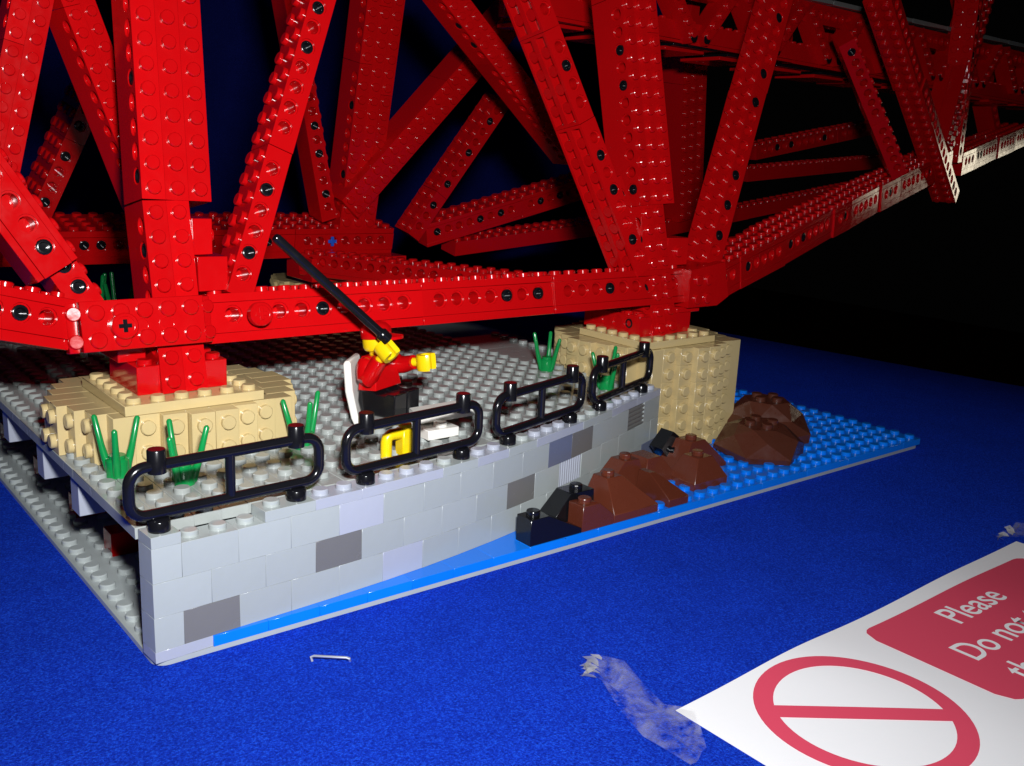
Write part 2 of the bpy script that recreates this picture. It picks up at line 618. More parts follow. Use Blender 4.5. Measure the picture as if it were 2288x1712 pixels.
# ------------------------------------------------------------------ tan piers
def pier(name, label, cx, cy, z0, z1, dx, dy, k, plate_rect, fx=0.0):
    t = thing(name, label, 'pier', (cx, cy, z0))
    rows = max(1, round(z1 - z0))
    rh = (z1 - z0) / rows
    offs = [0.8, 0.4, 0, 0, 0.4, 0.8]
    core = MB()
    core.box(cx + fx - dx + 1.35 * k, cy - dy + 0.82 * k, z0, cx + fx + dx - 1.35 * k, cy + dy - 0.82 * k, z1 - 0.015, 0.02)
    core.build('core', 'tan', t, (cx, cy, z0))
    core = MB()
    core.box(cx - dx + 0.9 * k, cy - dy + 1.95 * k, z0, cx + dx - 0.9 * k, cy + dy - 1.95 * k, z1 - 0.03, 0.02)
    core.build('core', 'tan', t, (cx, cy, z0))
    for side in range(4):
        if side == 0: ax, D = (0, -1), dy
        elif side == 1: ax, D = (1, 0), dx
        elif side == 2: ax, D = (0, 1), dy
        else: ax, D = (-1, 0), dx
        for i, o in enumerate(offs):
            p0, p1 = (i - 3) * k, (i - 2) * k
            d = D - o * k
            tiers = [(0, rows)] if rows <= 2 else [(0, 2), (2, 4), (4, rows)]
            if rows > 2 and i % 2: tiers = [(0, 1), (1, 3), (3, 5), (5, rows)]
            for r0, r1 in tiers:
                mb = MB()
                za, zb = z0 + r0 * rh + 0.004, z0 + r1 * rh - 0.004
                a, b = sorted((d - 1.5 * k, d))
                # local: tangential p0..p1, radial a..b
                if ax[0] == 0:
                    y0, y1 = sorted((cy + ax[1] * a, cy + ax[1] * b))
                    mb.box(cx + fx + p0 + 0.008, y0, za, cx + fx + p1 - 0.008, y1, zb, 0.016)
                    for r in range(r0, r1):
                        mb.stud((cx + fx + (p0 + p1) / 2, cy + ax[1] * d, z0 + (r + 0.5) * rh), (0, ax[1], 0), r=0.3 * k)
                else:
                    x0, x1 = sorted((cx + ax[0] * a, cx + ax[0] * b))
                    mb.box(x0, cy + p0 + 0.008, za, x1, cy + p1 - 0.008, zb, 0.016)
                    for r in range(r0, r1):
                        mb.stud((cx + ax[0] * d, cy + (p0 + p1) / 2, z0 + (r + 0.5) * rh), (ax[0], 0, 0), r=0.3 * k)
                mb.build('side_plate', 'tan', t, (cx, cy, za))
    x0, y0, x1, y1 = plate_rect
    nx, ny = 6, 6
    px, py = (x1 - x0) / nx, (y1 - y0) / ny
    mb = MB()
    mb.box(x0, y0, z1 + 0.004, x1, y1, z1 + 0.4, 0.018)
    for i in range(nx):
        for j in range(ny):
            if 0 < i < nx - 1 and 0 < j < ny - 1: continue
            mb.stud((x0 + (i + 0.5) * px, y0 + (j + 0.5) * py, z1 + 0.4), r=0.3 * px)
    mb.build('top_plate', 'tan', t, (cx, cy, z1))
    return t
pier('tan_pier', 'low tan stone pier on the grey deck under the left red column', 4.85, 10.8, 4.404, 6.4, 4.95, 4.45, 0.96, (1.65, 7.15, 7.25, 12.6))
pier('tan_pier', 'tall tan stone pier standing in the blue water beside the wall end', 33.6, 11.0, 0.41, 6.4, 5.15, 5.0, 1.0, (29.75, 7.02, 35.65, 12.4), fx=0.45)
pier('tan_pier', 'distant tan stone pier in shadow behind the red lower chord', 28.6, 39.6, ZT + 0.01, 6.35, 5.0, 4.6, 1.0, (26.2, 35.1, 31.8, 41.0))

# ------------------------------------------------------------------ black railings on the wall
def fence(u0, label):
    a, b = wall(u0, 0.5), wall(u0 + 5, 0.5)
    d = Vector((b[0] - a[0], b[1] - a[1], 0))
    L = d.length
    d.normalize()
    t = thing('railing', label, 'railing', (a[0], a[1], 4.4), 'black railings along the quay wall')
    Mx = mat_axes((a[0], a[1], 4.4), d, (-d.y, d.x, 0), (0, 0, 1))
    lo, hi, ov, cr, r = 0.58, 2.2, 0.93, 0.55, 0.19
    pts = []
    for cx, cz, a0 in ((L + ov - cr, lo + cr, -90), (L + ov - cr, hi - cr, 0), (-ov + cr, hi - cr, 90), (-ov + cr, lo + cr, 180)):
        for k in range(7):
            q = math.radians(a0 + 15 * k)
            pts.append((cx + cr * math.cos(q), 0, cz + cr * math.sin(q)))
    mb = MB()
    mb.tube(pts, r, 12, closed=True)
    mb.xf(Mx).build('rail_frame', 'black', t, (a[0], a[1], 4.4))
    mb = MB()
    mb.tube([(L / 2, 0, lo), (L / 2, 0, hi)], 0.17, 12)
    mb.xf(Mx).build('baluster', 'black', t, (a[0], a[1], 4.4))
    for x in (0, L):
        mb = MB()
        mb.lathe((x, 0, 0.01), (0, 0, 1), [(0.36, 0), (0.36, 0.34), (0.33, 0.38), (0.24, 0.42)], 16, cap0=True)
        mb.xf(Mx).build('foot', 'black', t, (a[0], a[1], 4.4))
        mb = MB()
        mb.lathe((x, 0, hi - 0.24), (0, 0, 1), [(0.3, 0), (0.3, 0.75), (0.27, 0.79)], 16, cap0=True)
        mb.xf(Mx).build('stud', 'black', t, (a[0], a[1], 4.4))
fence(0.5, 'black railing at the near left corner of the wall, in front of two green plants')
fence(8.5, 'black railing in front of the seated figure and the yellow piece')
fence(16.5, 'third black railing from the left, between the white bricks and the tall pier')
fence(24.5, 'farthest black railing, beside the tall tan pier')

# ------------------------------------------------------------------ green plants
def plant(x, y, z, rot, label, hs=(2.2, 1.95, 2.1), k=1.0):
    t = thing('green_plant', label, 'plant', (x, y, z), 'green plastic plants')
    mb = MB()
    mb.lathe((x, y, z), (0, 0, 1), [(0.42 * k, 0.0), (0.42 * k, 0.62 * k), (0.34 * k, 0.7 * k)], 16, cap0=True)
    mb.lathe((x, y, z + 0.7 * k), (0, 0, 1), [(0.3 * k, 0), (0.3 * k, 0.12 * k)], 14)
    mb.build('base', 'green', t, (x, y, z))
    for i in range(3):
        a = math.radians(rot + 120 * i)
        c, s_ = math.cos(a), math.sin(a)
        pts = [(x + c * 0.34 * k, y + s_ * 0.34 * k, z + 0.1 * k), (x + c * 0.52 * k, y + s_ * 0.52 * k, z + 0.75 * k), (x + c * 0.62 * k, y + s_ * 0.62 * k, z + 1.1 * k),
               (x + c * 0.86 * k, y + s_ * 0.86 * k, z + hs[i] * k), (x + c * 0.87 * k, y + s_ * 0.87 * k, z + hs[i] * k + 0.07)]
        mb = MB()
        mb.tube(pts, [0.15 * k, 0.14 * k, 0.12 * k, 0.105 * k, 0.05 * k], 10)
        mb.build('stem', 'green', t, (x, y, z))
ZD = 4.41
plant(1.05, 6.4, ZD, 130, 'green plant by the front left corner of the low tan pier')
plant(2.75, 4.35, ZD, 100, 'green plant in front of the low tan pier, behind the nearest railing')
plant(8.5, 6.1, ZD, 20, 'green plant at the right end of the low tan pier')
plant(27.4, 12.5, ZD, 160, 'green plant on the deck to the left of the tall tan pier')
plant(27.3, 7.4, ZD, 20, 'green plant behind the farthest railing, against the tall pier')
plant(9.85, 38.5, ZD, 40, 'left one of two dim green plants at the back of the deck', (2.3, 2.0, 2.4), 1.3)
plant(11.0, 37.6, ZD, 90, 'right one of two dim green plants at the back of the deck', (2.4, 2.0, 2.2), 1.3)

# ------------------------------------------------------------------ seated figure, chair, rod
FO = Vector((12.96, 7.42, 0))
ff = Vector((0.38, -0.925, 0)).normalized()
fr = Vector((-0.925, -0.38, 0)).normalized()
tilt = math.radians(6)
tu = (Vector((0, 0, 1)) * math.cos(tilt) - ff * math.sin(tilt)).normalized()
tf = (ff * math.cos(tilt) + Vector((0, 0, 1)) * math.sin(tilt)).normalized()
hip = FO + Vector((0, 0, 6.2))
fig = thing('person', 'toy figure in red top and cap, sitting with a long black rod raised', 'person', (FO.x, FO.y, 4.4))
def H(f, r, u):          # torso frame
    return hip + tf * f + fr * r + tu * u
mb = MB()
def hexa(mb, P, mi=0):
    mb.add(P, [(0, 3, 2, 1), (4, 5, 6, 7), (0, 1, 5, 4), (1, 2, 6, 5), (2, 3, 7, 6), (3, 0, 4, 7)], mi=mi)
hexa(mb, [H(-0.5, -0.98, 0), H(0.5, -0.98, 0), H(0.5, 0.98, 0), H(-0.5, 0.98, 0), H(-0.42, -0.68, 1.5), H(0.42, -0.68, 1.5), H(0.42, 0.68, 1.5), H(-0.42, 0.68, 1.5)])
ob = mb.build('torso', 'red', fig, hip)
bv = ob.modifiers.new('bevel', 'BEVEL'); bv.width = 0.05 * S; bv.segments = 2
mb = MB()
mb.lathe(H(0, 0, 1.5), tu, [(0.36, 0), (0.36, 0.16), (0.55, 0.2), (0.63, 0.34), (0.64, 0.9), (0.58, 1.05), (0.4, 1.1)], 20)
mb.build('head', 'yellow', fig, hip)
hc = H(0, 0, 2.18)
mb = MB()
for sgn in (-1, 1):
    e = hc + tf * 0.61 + fr * 0.2 * sgn + tu * 0.06
    mb.lathe(e - tf * 0.03, tf, [(0.075, 0), (0.075, 0.05), (0.05, 0.055)], 10)
mp = [hc + tf * (0.62 * math.cos(a)) + fr * (0.62 * math.sin(a)) - tu * (0.2 - abs(a) * 0.16) for a in [(-0.4 + 0.1 * k) for k in range(9)]]
mb.tube(mp, 0.025, 6)
mb.build('face_print', 'black', fig, hip)
# cap
mb = MB()
mb.lathe(H(0, 0, 2.24), tu, [(0.69, 0.0), (0.71, 0.2), (0.66, 0.48), (0.46, 0.68), (0.15, 0.75)], 20)
cap_o = mb.build('cap', 'red', fig, hip)
mb = MB()
vs = []
for k in range(11):
    a = math.radians(-70 + 14 * k)
    vs.append(H(0.6 * math.cos(a), 0.66 * math.sin(a), 2.28))
for k in range(11):
    a = math.radians(-70 + 14 * k)
    vs.append(H(0.6 * math.cos(a) + 0.75 * math.cos(a * 0.6), 0.72 * math.sin(a), 2.22))
n0 = len(vs)
vs += [v + tu * 0.12 for v in vs]
fs = [(k, k + 1, 12 + k, 11 + k) for k in range(10)] + [(n0 + k, n0 + 11 + k, n0 + 12 + k, n0 + k + 1) for k in range(10)] + [(11 + k, 12 + k, n0 + 12 + k, n0 + 11 + k) for k in range(10)]
mb.add(vs, fs, True)
mb.build('cap_peak', 'red', cap_o, hip)
# legs, stretched forward on the seat
for sgn in (-1, 1):
    mb = MB()
    a, b = (0.03, 0.96) if sgn > 0 else (-0.96, -0.03)
    prof = [(-0.45, 0.0), (-0.5, -0.5), (-0.3, -0.98), (0.3, -1.04), (1.28, -1.04), (1.5, -1.04), (1.5, 0.02), (1.1, 0.02), (0.95, -0.1), (0.5, -0.1), (0.3, 0.0)]
    nq = len(prof)
    P = [FO + ff * q[0] + fr * a + Vector((0, 0, 6.19 + q[1])) for q in prof] + [FO + ff * q[0] + fr * b + Vector((0, 0, 6.19 + q[1])) for q in prof]
    mb.add(P, [list(range(nq))[::-1], list(range(nq, 2 * nq))] + [(i, (i + 1) % nq, nq + (i + 1) % nq, nq + i) for i in range(nq)])
    ob = mb.build('leg', 'black', fig, FO + Vector((0, 0, 5)))
    bv = ob.modifiers.new('bevel', 'BEVEL'); bv.width = 0.05 * S; bv.segments = 2
# arms
def arm(sgn, el, wr, hand_dir):
    sh = H(0, 0.88 * sgn, 1.18)
    mb = MB()
    mid = (sh + el) / 2
    pts = [sh - fr * 0.12 * sgn + tu * 0.12, sh + tu * 0.02, mid + fr * 0.05 * sgn, el, (el * 0.45 + wr * 0.55), wr]
    # smooth the polyline a little
    sp = []
    for i in range(len(pts) - 1):
        for t in (0, 0.5):
            sp.append(pts[i].lerp(pts[i + 1], t))
    sp.append(pts[-1])
    for _ in range(2):
        sp = [sp[0]] + [(sp[i - 1] + sp[i] * 2 + sp[i + 1]) / 4 for i in range(1, len(sp) - 1)] + [sp[-1]]
    rad = [0.30, 0.40, 0.43, 0.43, 0.42, 0.42, 0.42, 0.40, 0.37, 0.35, 0.33][:len(sp)]
    mb.tube(sp, rad, 14)
    a_ = mb.build('arm', 'red', fig, hip)
    d = hand_dir.normalized()
    mb = MB()
    mb.lathe(wr - d * 0.05, d, [(0.2, 0), (0.2, 0.35), (0.25, 0.36)], 12)
    c = wr + d * 0.62
    side = d.cross(Vector((0, 0, 1))).normalized()
    up = side.cross(d).normalized()
    # C-shaped gripping hand: a thick open ring, opening away from the wrist
    ro, ri, hw = 0.46, 0.24, 0.36
    vs, fs = [], []
    n = 18
    for k in range(n + 1):
        a = math.radians(48 + (360 - 96) * k / n)
        dirv = d * math.cos(a) + side * math.sin(a)
        for (r, h) in ((ro * 0.94, -hw), (ro, -hw * 0.7), (ro, hw * 0.7), (ro * 0.94, hw), (ri, hw), (ri, -hw)):
            vs.append(c + dirv * r + up * h)
    for k in range(n):
        for q in range(6):
            fs.append((k * 6 + q, k * 6 + (q + 1) % 6, (k + 1) * 6 + (q + 1) % 6, (k + 1) * 6 + q))
    fs += [tuple(range(6))[::-1], tuple(n * 6 + q for q in range(6))]
    mb.add(vs, fs, True)
    mb.build('hand', 'yellow', a_, hip)
    return c
e1 = H(0.12, 1.12, 0.42)
hr = arm(1, e1, H(0.82, 0.98, 1.42), (tu * 0.55 + tf * 0.55))
arm(-1, H(0.35, -1.12, 0.80), H(1.25, -1.0, 1.02), ff + Vector((0, 0, 0.12)) - fr * 0.15)
mb = MB()
ra = Vector((12.42, 6.35, 8.80))
rb = Vector((7.42, 6.35, 13.12))
rd = (rb - ra).normalized()
mb.lathe(ra - rd * 0.3, rd, [(0.24, 0), (0.29, 0.04), (0.29, 0.42), (0.22, 0.5), (0.2, 0.6), (0.2, (rb - ra).length + 0.22), (0.16, (rb - ra).length + 0.3)], 14, cap0=True)
tag(mb.build('black_rod', 'black', None, ra), 'long black plastic rod held up by the seated figure', 'rod')
# white chair
ch = thing('white_chair', 'white plastic chair under the seated figure', 'chair', (FO.x, FO.y, 4.4))
mb = MB()
prof = [(-0.72, 4.75), (-0.76, 5.0), (-1.02, 6.2), (-1.12, 7.4), (-1.2, 7.52), (-1.38, 7.5), (-1.46, 7.35), (-1.36, 6.1), (-1.08, 4.9), (-0.85, 4.42), (-0.6, 4.42)]
nq = len(prof)
cf = Vector((0.72, -0.69, 0)).normalized()
cr_ = Vector((-0.69, -0.72, 0)).normalized()
FC = FO + Vector((-0.05, -0.05, 0))
P = [FC + cf * q[0] - cr_ * 0.9 + Vector((0, 0, q[1])) for q in prof] + [FC + cf * q[0] + cr_ * 0.9 + Vector((0, 0, q[1])) for q in prof]
mb.add(P, [list(range(nq))[::-1], list(range(nq, 2 * nq))] + [(i, (i + 1) % nq, nq + (i + 1) % nq, nq + i) for i in range(nq)])
ob = mb.build('chair_back', 'white', ch, FO + Vector((0, 0, 5)))
bv = ob.modifiers.new('bevel', 'BEVEL'); bv.width = 0.06 * S; bv.segments = 2
mb = MB()
P = [FO + ff * a + fr * b + Vector((0, 0, z)) for z in (4.62, 5.12) for a, b in ((-0.6, -0.95), (1.0, -0.95), (1.0, 0.95), (-0.6, 0.95))]
hexa(mb, P)
mb.build('seat', 'dgrey', ch, FO + Vector((0, 0, 4.6)))

# ------------------------------------------------------------------ small things on the deck
yt = thing('yellow_tap', 'small yellow plastic tap-shaped piece on the deck behind the railing', 'toy piece', (11.2, 3.2, ZD))
mb = MB()
mb.tube([(10.58, 3.0, 4.5), (10.58, 3.0, 5.15), (10.62, 3.0, 5.32), (10.78, 3.0, 5.42), (11.3, 3.0, 5.42)], 0.235, 14)
mb.build('spout', 'yellow', yt, (10.7, 3, 4.5))
mb = MB()
mb.box(11.22, 2.74, 4.45, 11.78, 3.36, 5.6, 0.05)
mb.build('body', 'yellow', yt, (11.5, 3, 4.5))
mb = MB()
mb.lathe((11.5, 3.05, 5.6), (0, 0, 1), [(0.28, 0), (0.28, 0.16), (0.25, 0.2)], 14)
mb.build('stud', 'yellow', yt, (11.5, 3, 5.6))
wb = MB()
wb.box(13.15, 3.75, 4.6, 14.75, 5.2, 5.02, 0.02)
wb.stud((14.1, 4.25, 5.02))
tag(wb.build('white_plate', 'white', None, (14, 4.4, 4.6)), 'white plate with one stud lying behind the railing', 'plate')
wb = MB()
wb.box(0, 0, 0, 2.7, 1.5, 0.36, 0.02)
wb.xf(Matrix.Translation((13.35, 4.7, 5.06)) @ Matrix.Rotation(math.radians(-14), 4, 'Z') @ Matrix.Rotation(math.radians(-5), 4, 'Y'))
tag(wb.build('white_tile', 'white', None, (14, 5.4, 5.06)), 'smooth white tile lying across the white studded plate by the railing', 'tile')

# ------------------------------------------------------------------ rocks in the water
ZW = 0.405
def slope_along_x(name, label, x0, x1, y0, y1, h, m, top=1.0, lip=0.22, rot=0, studs=True, g='rocks at the foot of the wall', z0=ZW, flip=False):
    """brick sloping down towards +x (or -x when flipped)"""
    mb = MB()
    L = x1 - x0
    poly = [(0, 0), (L, 0), (L, lip), (top, h), (0, h)]
    if flip: poly = [(L - a, b) for a, b in poly]
    mb.prism(poly, 'y', 0.012, y1 - y0 - 0.012)
    if studs:
        for j in range(max(1, round(y1 - y0))):
            mb.stud(((L - top / 2) if flip else top / 2, j + 0.5, h), r=0.31, h=0.24)
    cx, cy = L / 2, (y1 - y0) / 2
    mb.xf(Matrix.Translation((x0 + cx, y0 + cy, z0)) @ Matrix.Rotation(math.radians(rot), 4, 'Z') @ Matrix.Translation((-cx, -cy, 0)))
    ob = mb.build(name, m, None, (x0 + cx, y0 + cy, z0))
    bv = ob.modifiers.new('bevel', 'BEVEL'); bv.width = 0.02 * S; bv.segments = 1
    return tag(ob, label, 'rock', g)

def hip_rock(name, label, x0, x1, y0, y1, h, m, tx0, tx1, ty0, ty1, studs=(), lip=0.2, z0=ZW, rot=0, g='rocks at the foot of the wall'):
    """pyramid-like slope brick: rectangular foot, smaller flat top"""
    mb = MB()
    P = [(x0, y0, z0), (x1, y0, z0), (x1, y1, z0), (x0, y1, z0), (x0, y0, z0 + lip), (x1, y0, z0 + lip), (x1, y1, z0 + lip), (x0, y1, z0 + lip),
         (tx0, ty0, z0 + h), (tx1, ty0, z0 + h), (tx1, ty1, z0 + h), (tx0, ty1, z0 + h)]
    fs = [(0, 3, 2, 1), (8, 9, 10, 11)]
    for a in (0, 4):
        for i in range(4):
            j = (i + 1) % 4
            fs.append((a + i, a + j, a + 4 + j, a + 4 + i))
    mb.add(P, fs)
    for sx, sy in studs:
        mb.stud((sx, sy, z0 + h), r=0.31, h=0.24)
    if rot:
        c = Vector(((x0 + x1) / 2, (y0 + y1) / 2, 0))
        mb.xf(Matrix.Translation(c) @ Matrix.Rotation(math.radians(rot), 4, 'Z') @ Matrix.Translation(-c))
    ob = mb.build(name, m, None, ((x0 + x1) / 2, (y0 + y1) / 2, z0), sharp=10)
    bv = ob.modifiers.new('bevel', 'BEVEL'); bv.width = 0.025 * S; bv.segments = 1
    return tag(ob, label, 'rock', g)

slope_along_x('slope_rock', 'black slope brick nearest the left, at the end of the smooth blue tiles', 16.0, 19.0, 0.03, 1.03, 1.2, 'black')
hip_rock('slope_rock', 'black sloping brick against the wall, behind the first brown one', 18.0, 20.7, 1.06, 2.2, 1.45, 'black', 19.25, 20.65, 1.1, 2.15, [(19.95, 1.6)])
slope_along_x('slope_rock', 'small brown slope brick right of the nearest black one', 19.02, 21.0, 0.03, 1.03, 1.2, 'brown', lip=0.45)
hip_rock('slope_rock', 'brown peaked rock at the water edge with one stud and a sharp ridge', 21.03, 23.95, 0.04, 2.3, 1.75, 'brown', 21.5, 22.5, 1.15, 2.1, [(22.0, 1.62)], lip=0.4)
hip_rock('slope_rock', 'brown rock with a stud against the wall, behind the sharp ridged one', 22.4, 25.6, 2.32, 3.55, 1.8, 'brown', 24.0, 25.0, 2.45, 3.45, [(24.5, 2.95)])
hip_rock('slope_rock', 'brown low rock with a long front ridge, no stud showing', 24.75, 26.15, 0.06, 2.3, 1.35, 'brown', 24.8, 25.2, 1.5, 2.25, [], lip=0.4)
hip_rock('slope_rock', 'brown rock between the wall and the black upturned brick', 25.62, 28.2, 2.5, 4.1, 1.55, 'brown', 25.9, 26.9, 2.7, 4.0, [])
hip_rock('slope_rock', 'square brown corner rock with one stud in front of the tall pier', 27.6, 30.2, 0.95, 2.9, 1.5, 'brown', 28.35, 29.45, 1.45, 2.5, [(28.9, 2.0)], lip=0.4)
hip_rock('slope_rock', 'brown rock with one stud touching the foot of the tall pier', 28.9, 32.6, 2.95, 4.9, 1.7, 'brown', 29.8, 30.9, 3.2, 4.3, [(30.3, 3.7)])
mb = MB()
mb.prism([(0.8, 0), (1.9, 1.0), (0.85, 1.7), (0, 0.85)], 'y', 0, 0.9)
mb.stud((0.95, 0.0, 0.55), (0.1, -0.95, 0.25), r=0.33, h=0.28)
mb.xf(Matrix.Translation((28.7, 4.3, 0.75)))
tag(mb.build('slope_rock', 'black', None, (29.5, 4.6, 0.42)), 'black upturned slope brick standing against the tall pier', 'rock', 'rocks at the foot of the wall')

def boulder(label, cx, cy, z0, rx, ry, h, rot, m, seed, tilt=(0, 0)):
    rnd = random.Random(seed)
    t = thing('boulder', label, 'rock', (cx, cy, z0), 'large faceted boulders')
    mb = MB()
    n = 6
    vs, fs = [], []
    rings = [(1.0, 0.0, 0), (1.03, 0.24, 0), (0.80, 0.66, 0.5), (0.50, 1.0, 0)]
    for q, (r, z, o) in enumerate(rings):
        for i in range(n):
            a = 2 * math.pi * (i + o + (rnd.uniform(-0.1, 0.1) if q < 3 else 0)) / n
            k = 1 + (rnd.uniform(-0.10, 0.10) if q == 2 else 0)
            vs.append((rx * r * k * math.cos(a), ry * r * k * math.sin(a), h * (z + (rnd.uniform(-0.10, 0.10) if q in (1, 2) else 0))))
    for i in range(n):
        j = (i + 1) % n
        fs.append((i, j, n + j, n + i))
        fs += [(n + i, n + j, 2 * n + i), (n + j, 2 * n + j, 2 * n + i)]
        fs += [(2 * n + i, 3 * n + j, 3 * n + i), (2 * n + i, 2 * n + j, 3 * n + j)]
    fs += [tuple(range(n))[::-1], tuple(3 * n + i for i in range(n))]
    mb.add(vs, fs)
    Mx = Matrix.Translation((cx, cy, z0)) @ Matrix.Rotation(math.radians(tilt[0]), 4, 'X') @ Matrix.Rotation(math.radians(tilt[1]), 4, 'Y') @ Matrix.Rotation(math.radians(rot), 4, 'Z')
    mb.xf(Mx)
    mb.build('rock_body', m, t, (cx, cy, z0), sharp=4)
    for sx, sy in ((-0.5, -0.5), (0.5, -0.5), (0.5, 0.5), (-0.5, 0.5)):
        mb = MB()
        mb.stud((sx, sy, h), r=0.32, h=0.26)
        mb.xf(Mx).build('stud', m, t, (cx, cy, z0))
boulder('faceted brown boulder nearest the front, propped on a red round piece', 36.1, 3.5, 0.60, 2.75, 2.55, 1.6, 20, 'dbrown', 3, (3, -2))
boulder('dark brown boulder behind the propped one on the blue plates', 39.5, 5.7, 0.42, 2.85, 2.8, 2.3, 50, 'dbrown', 5)
hip_rock('slope_rock', 'dark brown sloping rock half hidden behind the right side of the tall pier', 37.6, 42.4, 8.6, 12.0, 1.9, 'dbrown', 38.2, 39.4, 9.4, 11.6, [])
mb = MB()
mb.lathe((35.6, 1.75, ZW), (0, 0, 1), [(0.48, 0), (0.48, 0.3), (0.42, 0.36)], 18)
tag(mb.build('round_plate', 'red', None, (35.6, 1.75, ZW)), 'red round piece under the front boulder', 'toy piece')

# ------------------------------------------------------------------ red bridge
bridge = thing('red_bridge', 'large red brick-built cantilever bridge standing on tan piers', 'bridge', (20, 20, 6.8))
HN = 14
def hole_cell(mb, xc, w0, w1, D_, hz=0.70, H_=1.2, deep=0.42, mi=0, dark=0):
    """front face (y=0) strip x in [xc-w0, xc+w1], z 0..H_, with a counterbored hole at (xc, hz)"""
    R1, R2 = 0.385, 0.305
    per = []
    x0, x1 = xc - w0, xc + w1
    angs = [2 * math.pi * i / HN + math.pi / HN for i in range(HN)]
    for a in angs:
        c, s_ = math.cos(a), math.sin(a)
        tx = (x1 - xc) / c if c > 1e-6 else ((x0 - xc) / c if c < -1e-6 else 1e9)
        tz = (H_ - hz) / s_ if s_ > 1e-6 else ((0 - hz) / s_ if s_ < -1e-6 else 1e9)
        t = min(tx, tz)
        per.append((xc + c * t, 0, hz + s_ * t))
    # corners
    ring = []
    corners = [(x1, 0, H_), (x0, 0, H_), (x0, 0, 0), (x1, 0, 0)]
    vs, fs = [], []
    outer = []
    for i in range(HN):
        outer.append((per[i], i))
        a, b = per[i], per[(i + 1) % HN]
        for cpt in corners:
            on_a = (abs(a[0] - cpt[0]) < 1e-6) or (abs(a[2] - cpt[2]) < 1e-6)
            on_b = (abs(b[0] - cpt[0]) < 1e-6) or (abs(b[2] - cpt[2]) < 1e-6)
            if on_a and on_b and not (abs(a[0] - b[0]) < 1e-6 or abs(a[2] - b[2]) < 1e-6):
                outer.append((cpt, None))
    def circ(r, y):
        return [(xc + r * math.cos(a), y, hz + r * math.sin(a)) for a in angs]
    vs = [o[0] for o in outer]
    no = len(vs)
    vs += circ(R1, 0) + circ(R1, 0.1) + circ(R2, 0.1) + circ(R2, deep)
    pos = {o[1]: k for k, o in enumerate(outer) if o[1] is not None}
    for i in range(HN):
        j = (i + 1) % HN
        ka, kb = pos[i], pos[j]
        chain = [ka]
        k = (ka + 1) % no
        while k != kb:
            chain.append(k)
            k = (k + 1) % no
        chain.append(kb)
        fs.append(chain + [no + j, no + i])
    mb.add(vs, fs, False, mi)
    b = len(mb.v) - len(vs)
    for r in range(3):
        for i in range(HN):
            j = (i + 1) % HN
            mb.f.append([b + no + r * HN + i, b + no + r * HN + j, b + no + (r + 1) * HN + j, b + no + (r + 1) * HN + i])
            mb.sm.append(True)
            mb.mi.append(mi)
    mb.f.append([b + no + 3 * HN + i for i in range(HN)])
    mb.sm.append(False)
    mb.mi.append(mi)

def technic(n, D, holes=True, studs=True, under=False, hz=0.70, bot=0.0, top=0.0, deep=0.9):
    """local brick: x 0..n, y 0 (front)..D, z 0..1.2, studs up. bot/top: plain plates added below/above"""
    mb = MB()
    g = 0.012
    H_ = 1.2
    if holes and n >= 2:
        # end strips
        mb.add([(g, 0, 0), (0.5, 0, 0), (0.5, 0, H_), (g, 0, H_)], [(0, 1, 2, 3)])
        mb.add([(n - 0.5, 0, 0), (n - g, 0, 0), (n - g, 0, H_), (n - 0.5, 0, H_)], [(0, 1, 2, 3)])
        for i in range(1, n):
            hole_cell(mb, i, 0.5, 0.5, D, hz, H_, deep)
    else:
        mb.add([(g, 0, 0), (n - g, 0, 0), (n - g, 0, H_), (g, 0, H_)], [(0, 1, 2, 3)])
    x0, x1 = g, n - g
    mb.add([(x0, 0, 0), (x1, 0, 0), (x1, D, 0), (x0, D, 0), (x0, 0, H_), (x1, 0, H_), (x1, D, H_), (x0, D, H_)],
           [(4, 5, 6, 7), (1, 2, 6, 5), (2, 3, 7, 6), (3, 0, 4, 7)] + ([] if under else [(0, 3, 2, 1)]))
    if under:
        rim = 0.17
        for k in range(D):
            ya, yb = k + 0.0, k + 1.0
            o = [(x0, ya, 0), (x1, ya, 0), (x1, yb, 0), (x0, yb, 0)]
            i_ = [(x0 + rim, ya + rim, 0), (x1 - rim, ya + rim, 0), (x1 - rim, yb - rim, 0), (x0 + rim, yb - rim, 0)]
            d_ = [(p[0], p[1], 0.5) for p in i_]
            mb.add(o + i_ + d_, [(q, (q + 1) % 4, 4 + (q + 1) % 4, 4 + q) for q in range(4)] + [(4 + q, 4 + (q + 1) % 4, 8 + (q + 1) % 4, 8 + q) for q in range(4)] + [(8, 9, 10, 11)])
            for q in range(1, n):
                mb.lathe((q, k + 0.5, 0.5), (0, 0, -1), [(0.3, 0), (0.3, 0.46)], 12)
    zt = H_
    if bot > 0: mb.box(g * 2, 0.02, -bot, n - g * 2, D - 0.02, -0.014, 0.02)
    if top > 0:
        mb.box(g * 2, 0.015, H_ + 0.014, n - g * 2, D - 0.015, H_ + top, 0.02)
        zt = H_ + top
    if studs:
        for i in range(n):
            for k in range(D):
                mb.stud((i + 0.5, k + 0.5, zt), n=12)
    return mb

def pin_mesh(color_hollow=True):
    mb = MB()
    mb.lathe((0, 0.09, 0), (0, -1, 0), [(0.30, 0), (0.30, 0.06), (0.27, 0.08), (0.2, 0.08), (0.2, -0.22)], 14)
    return mb

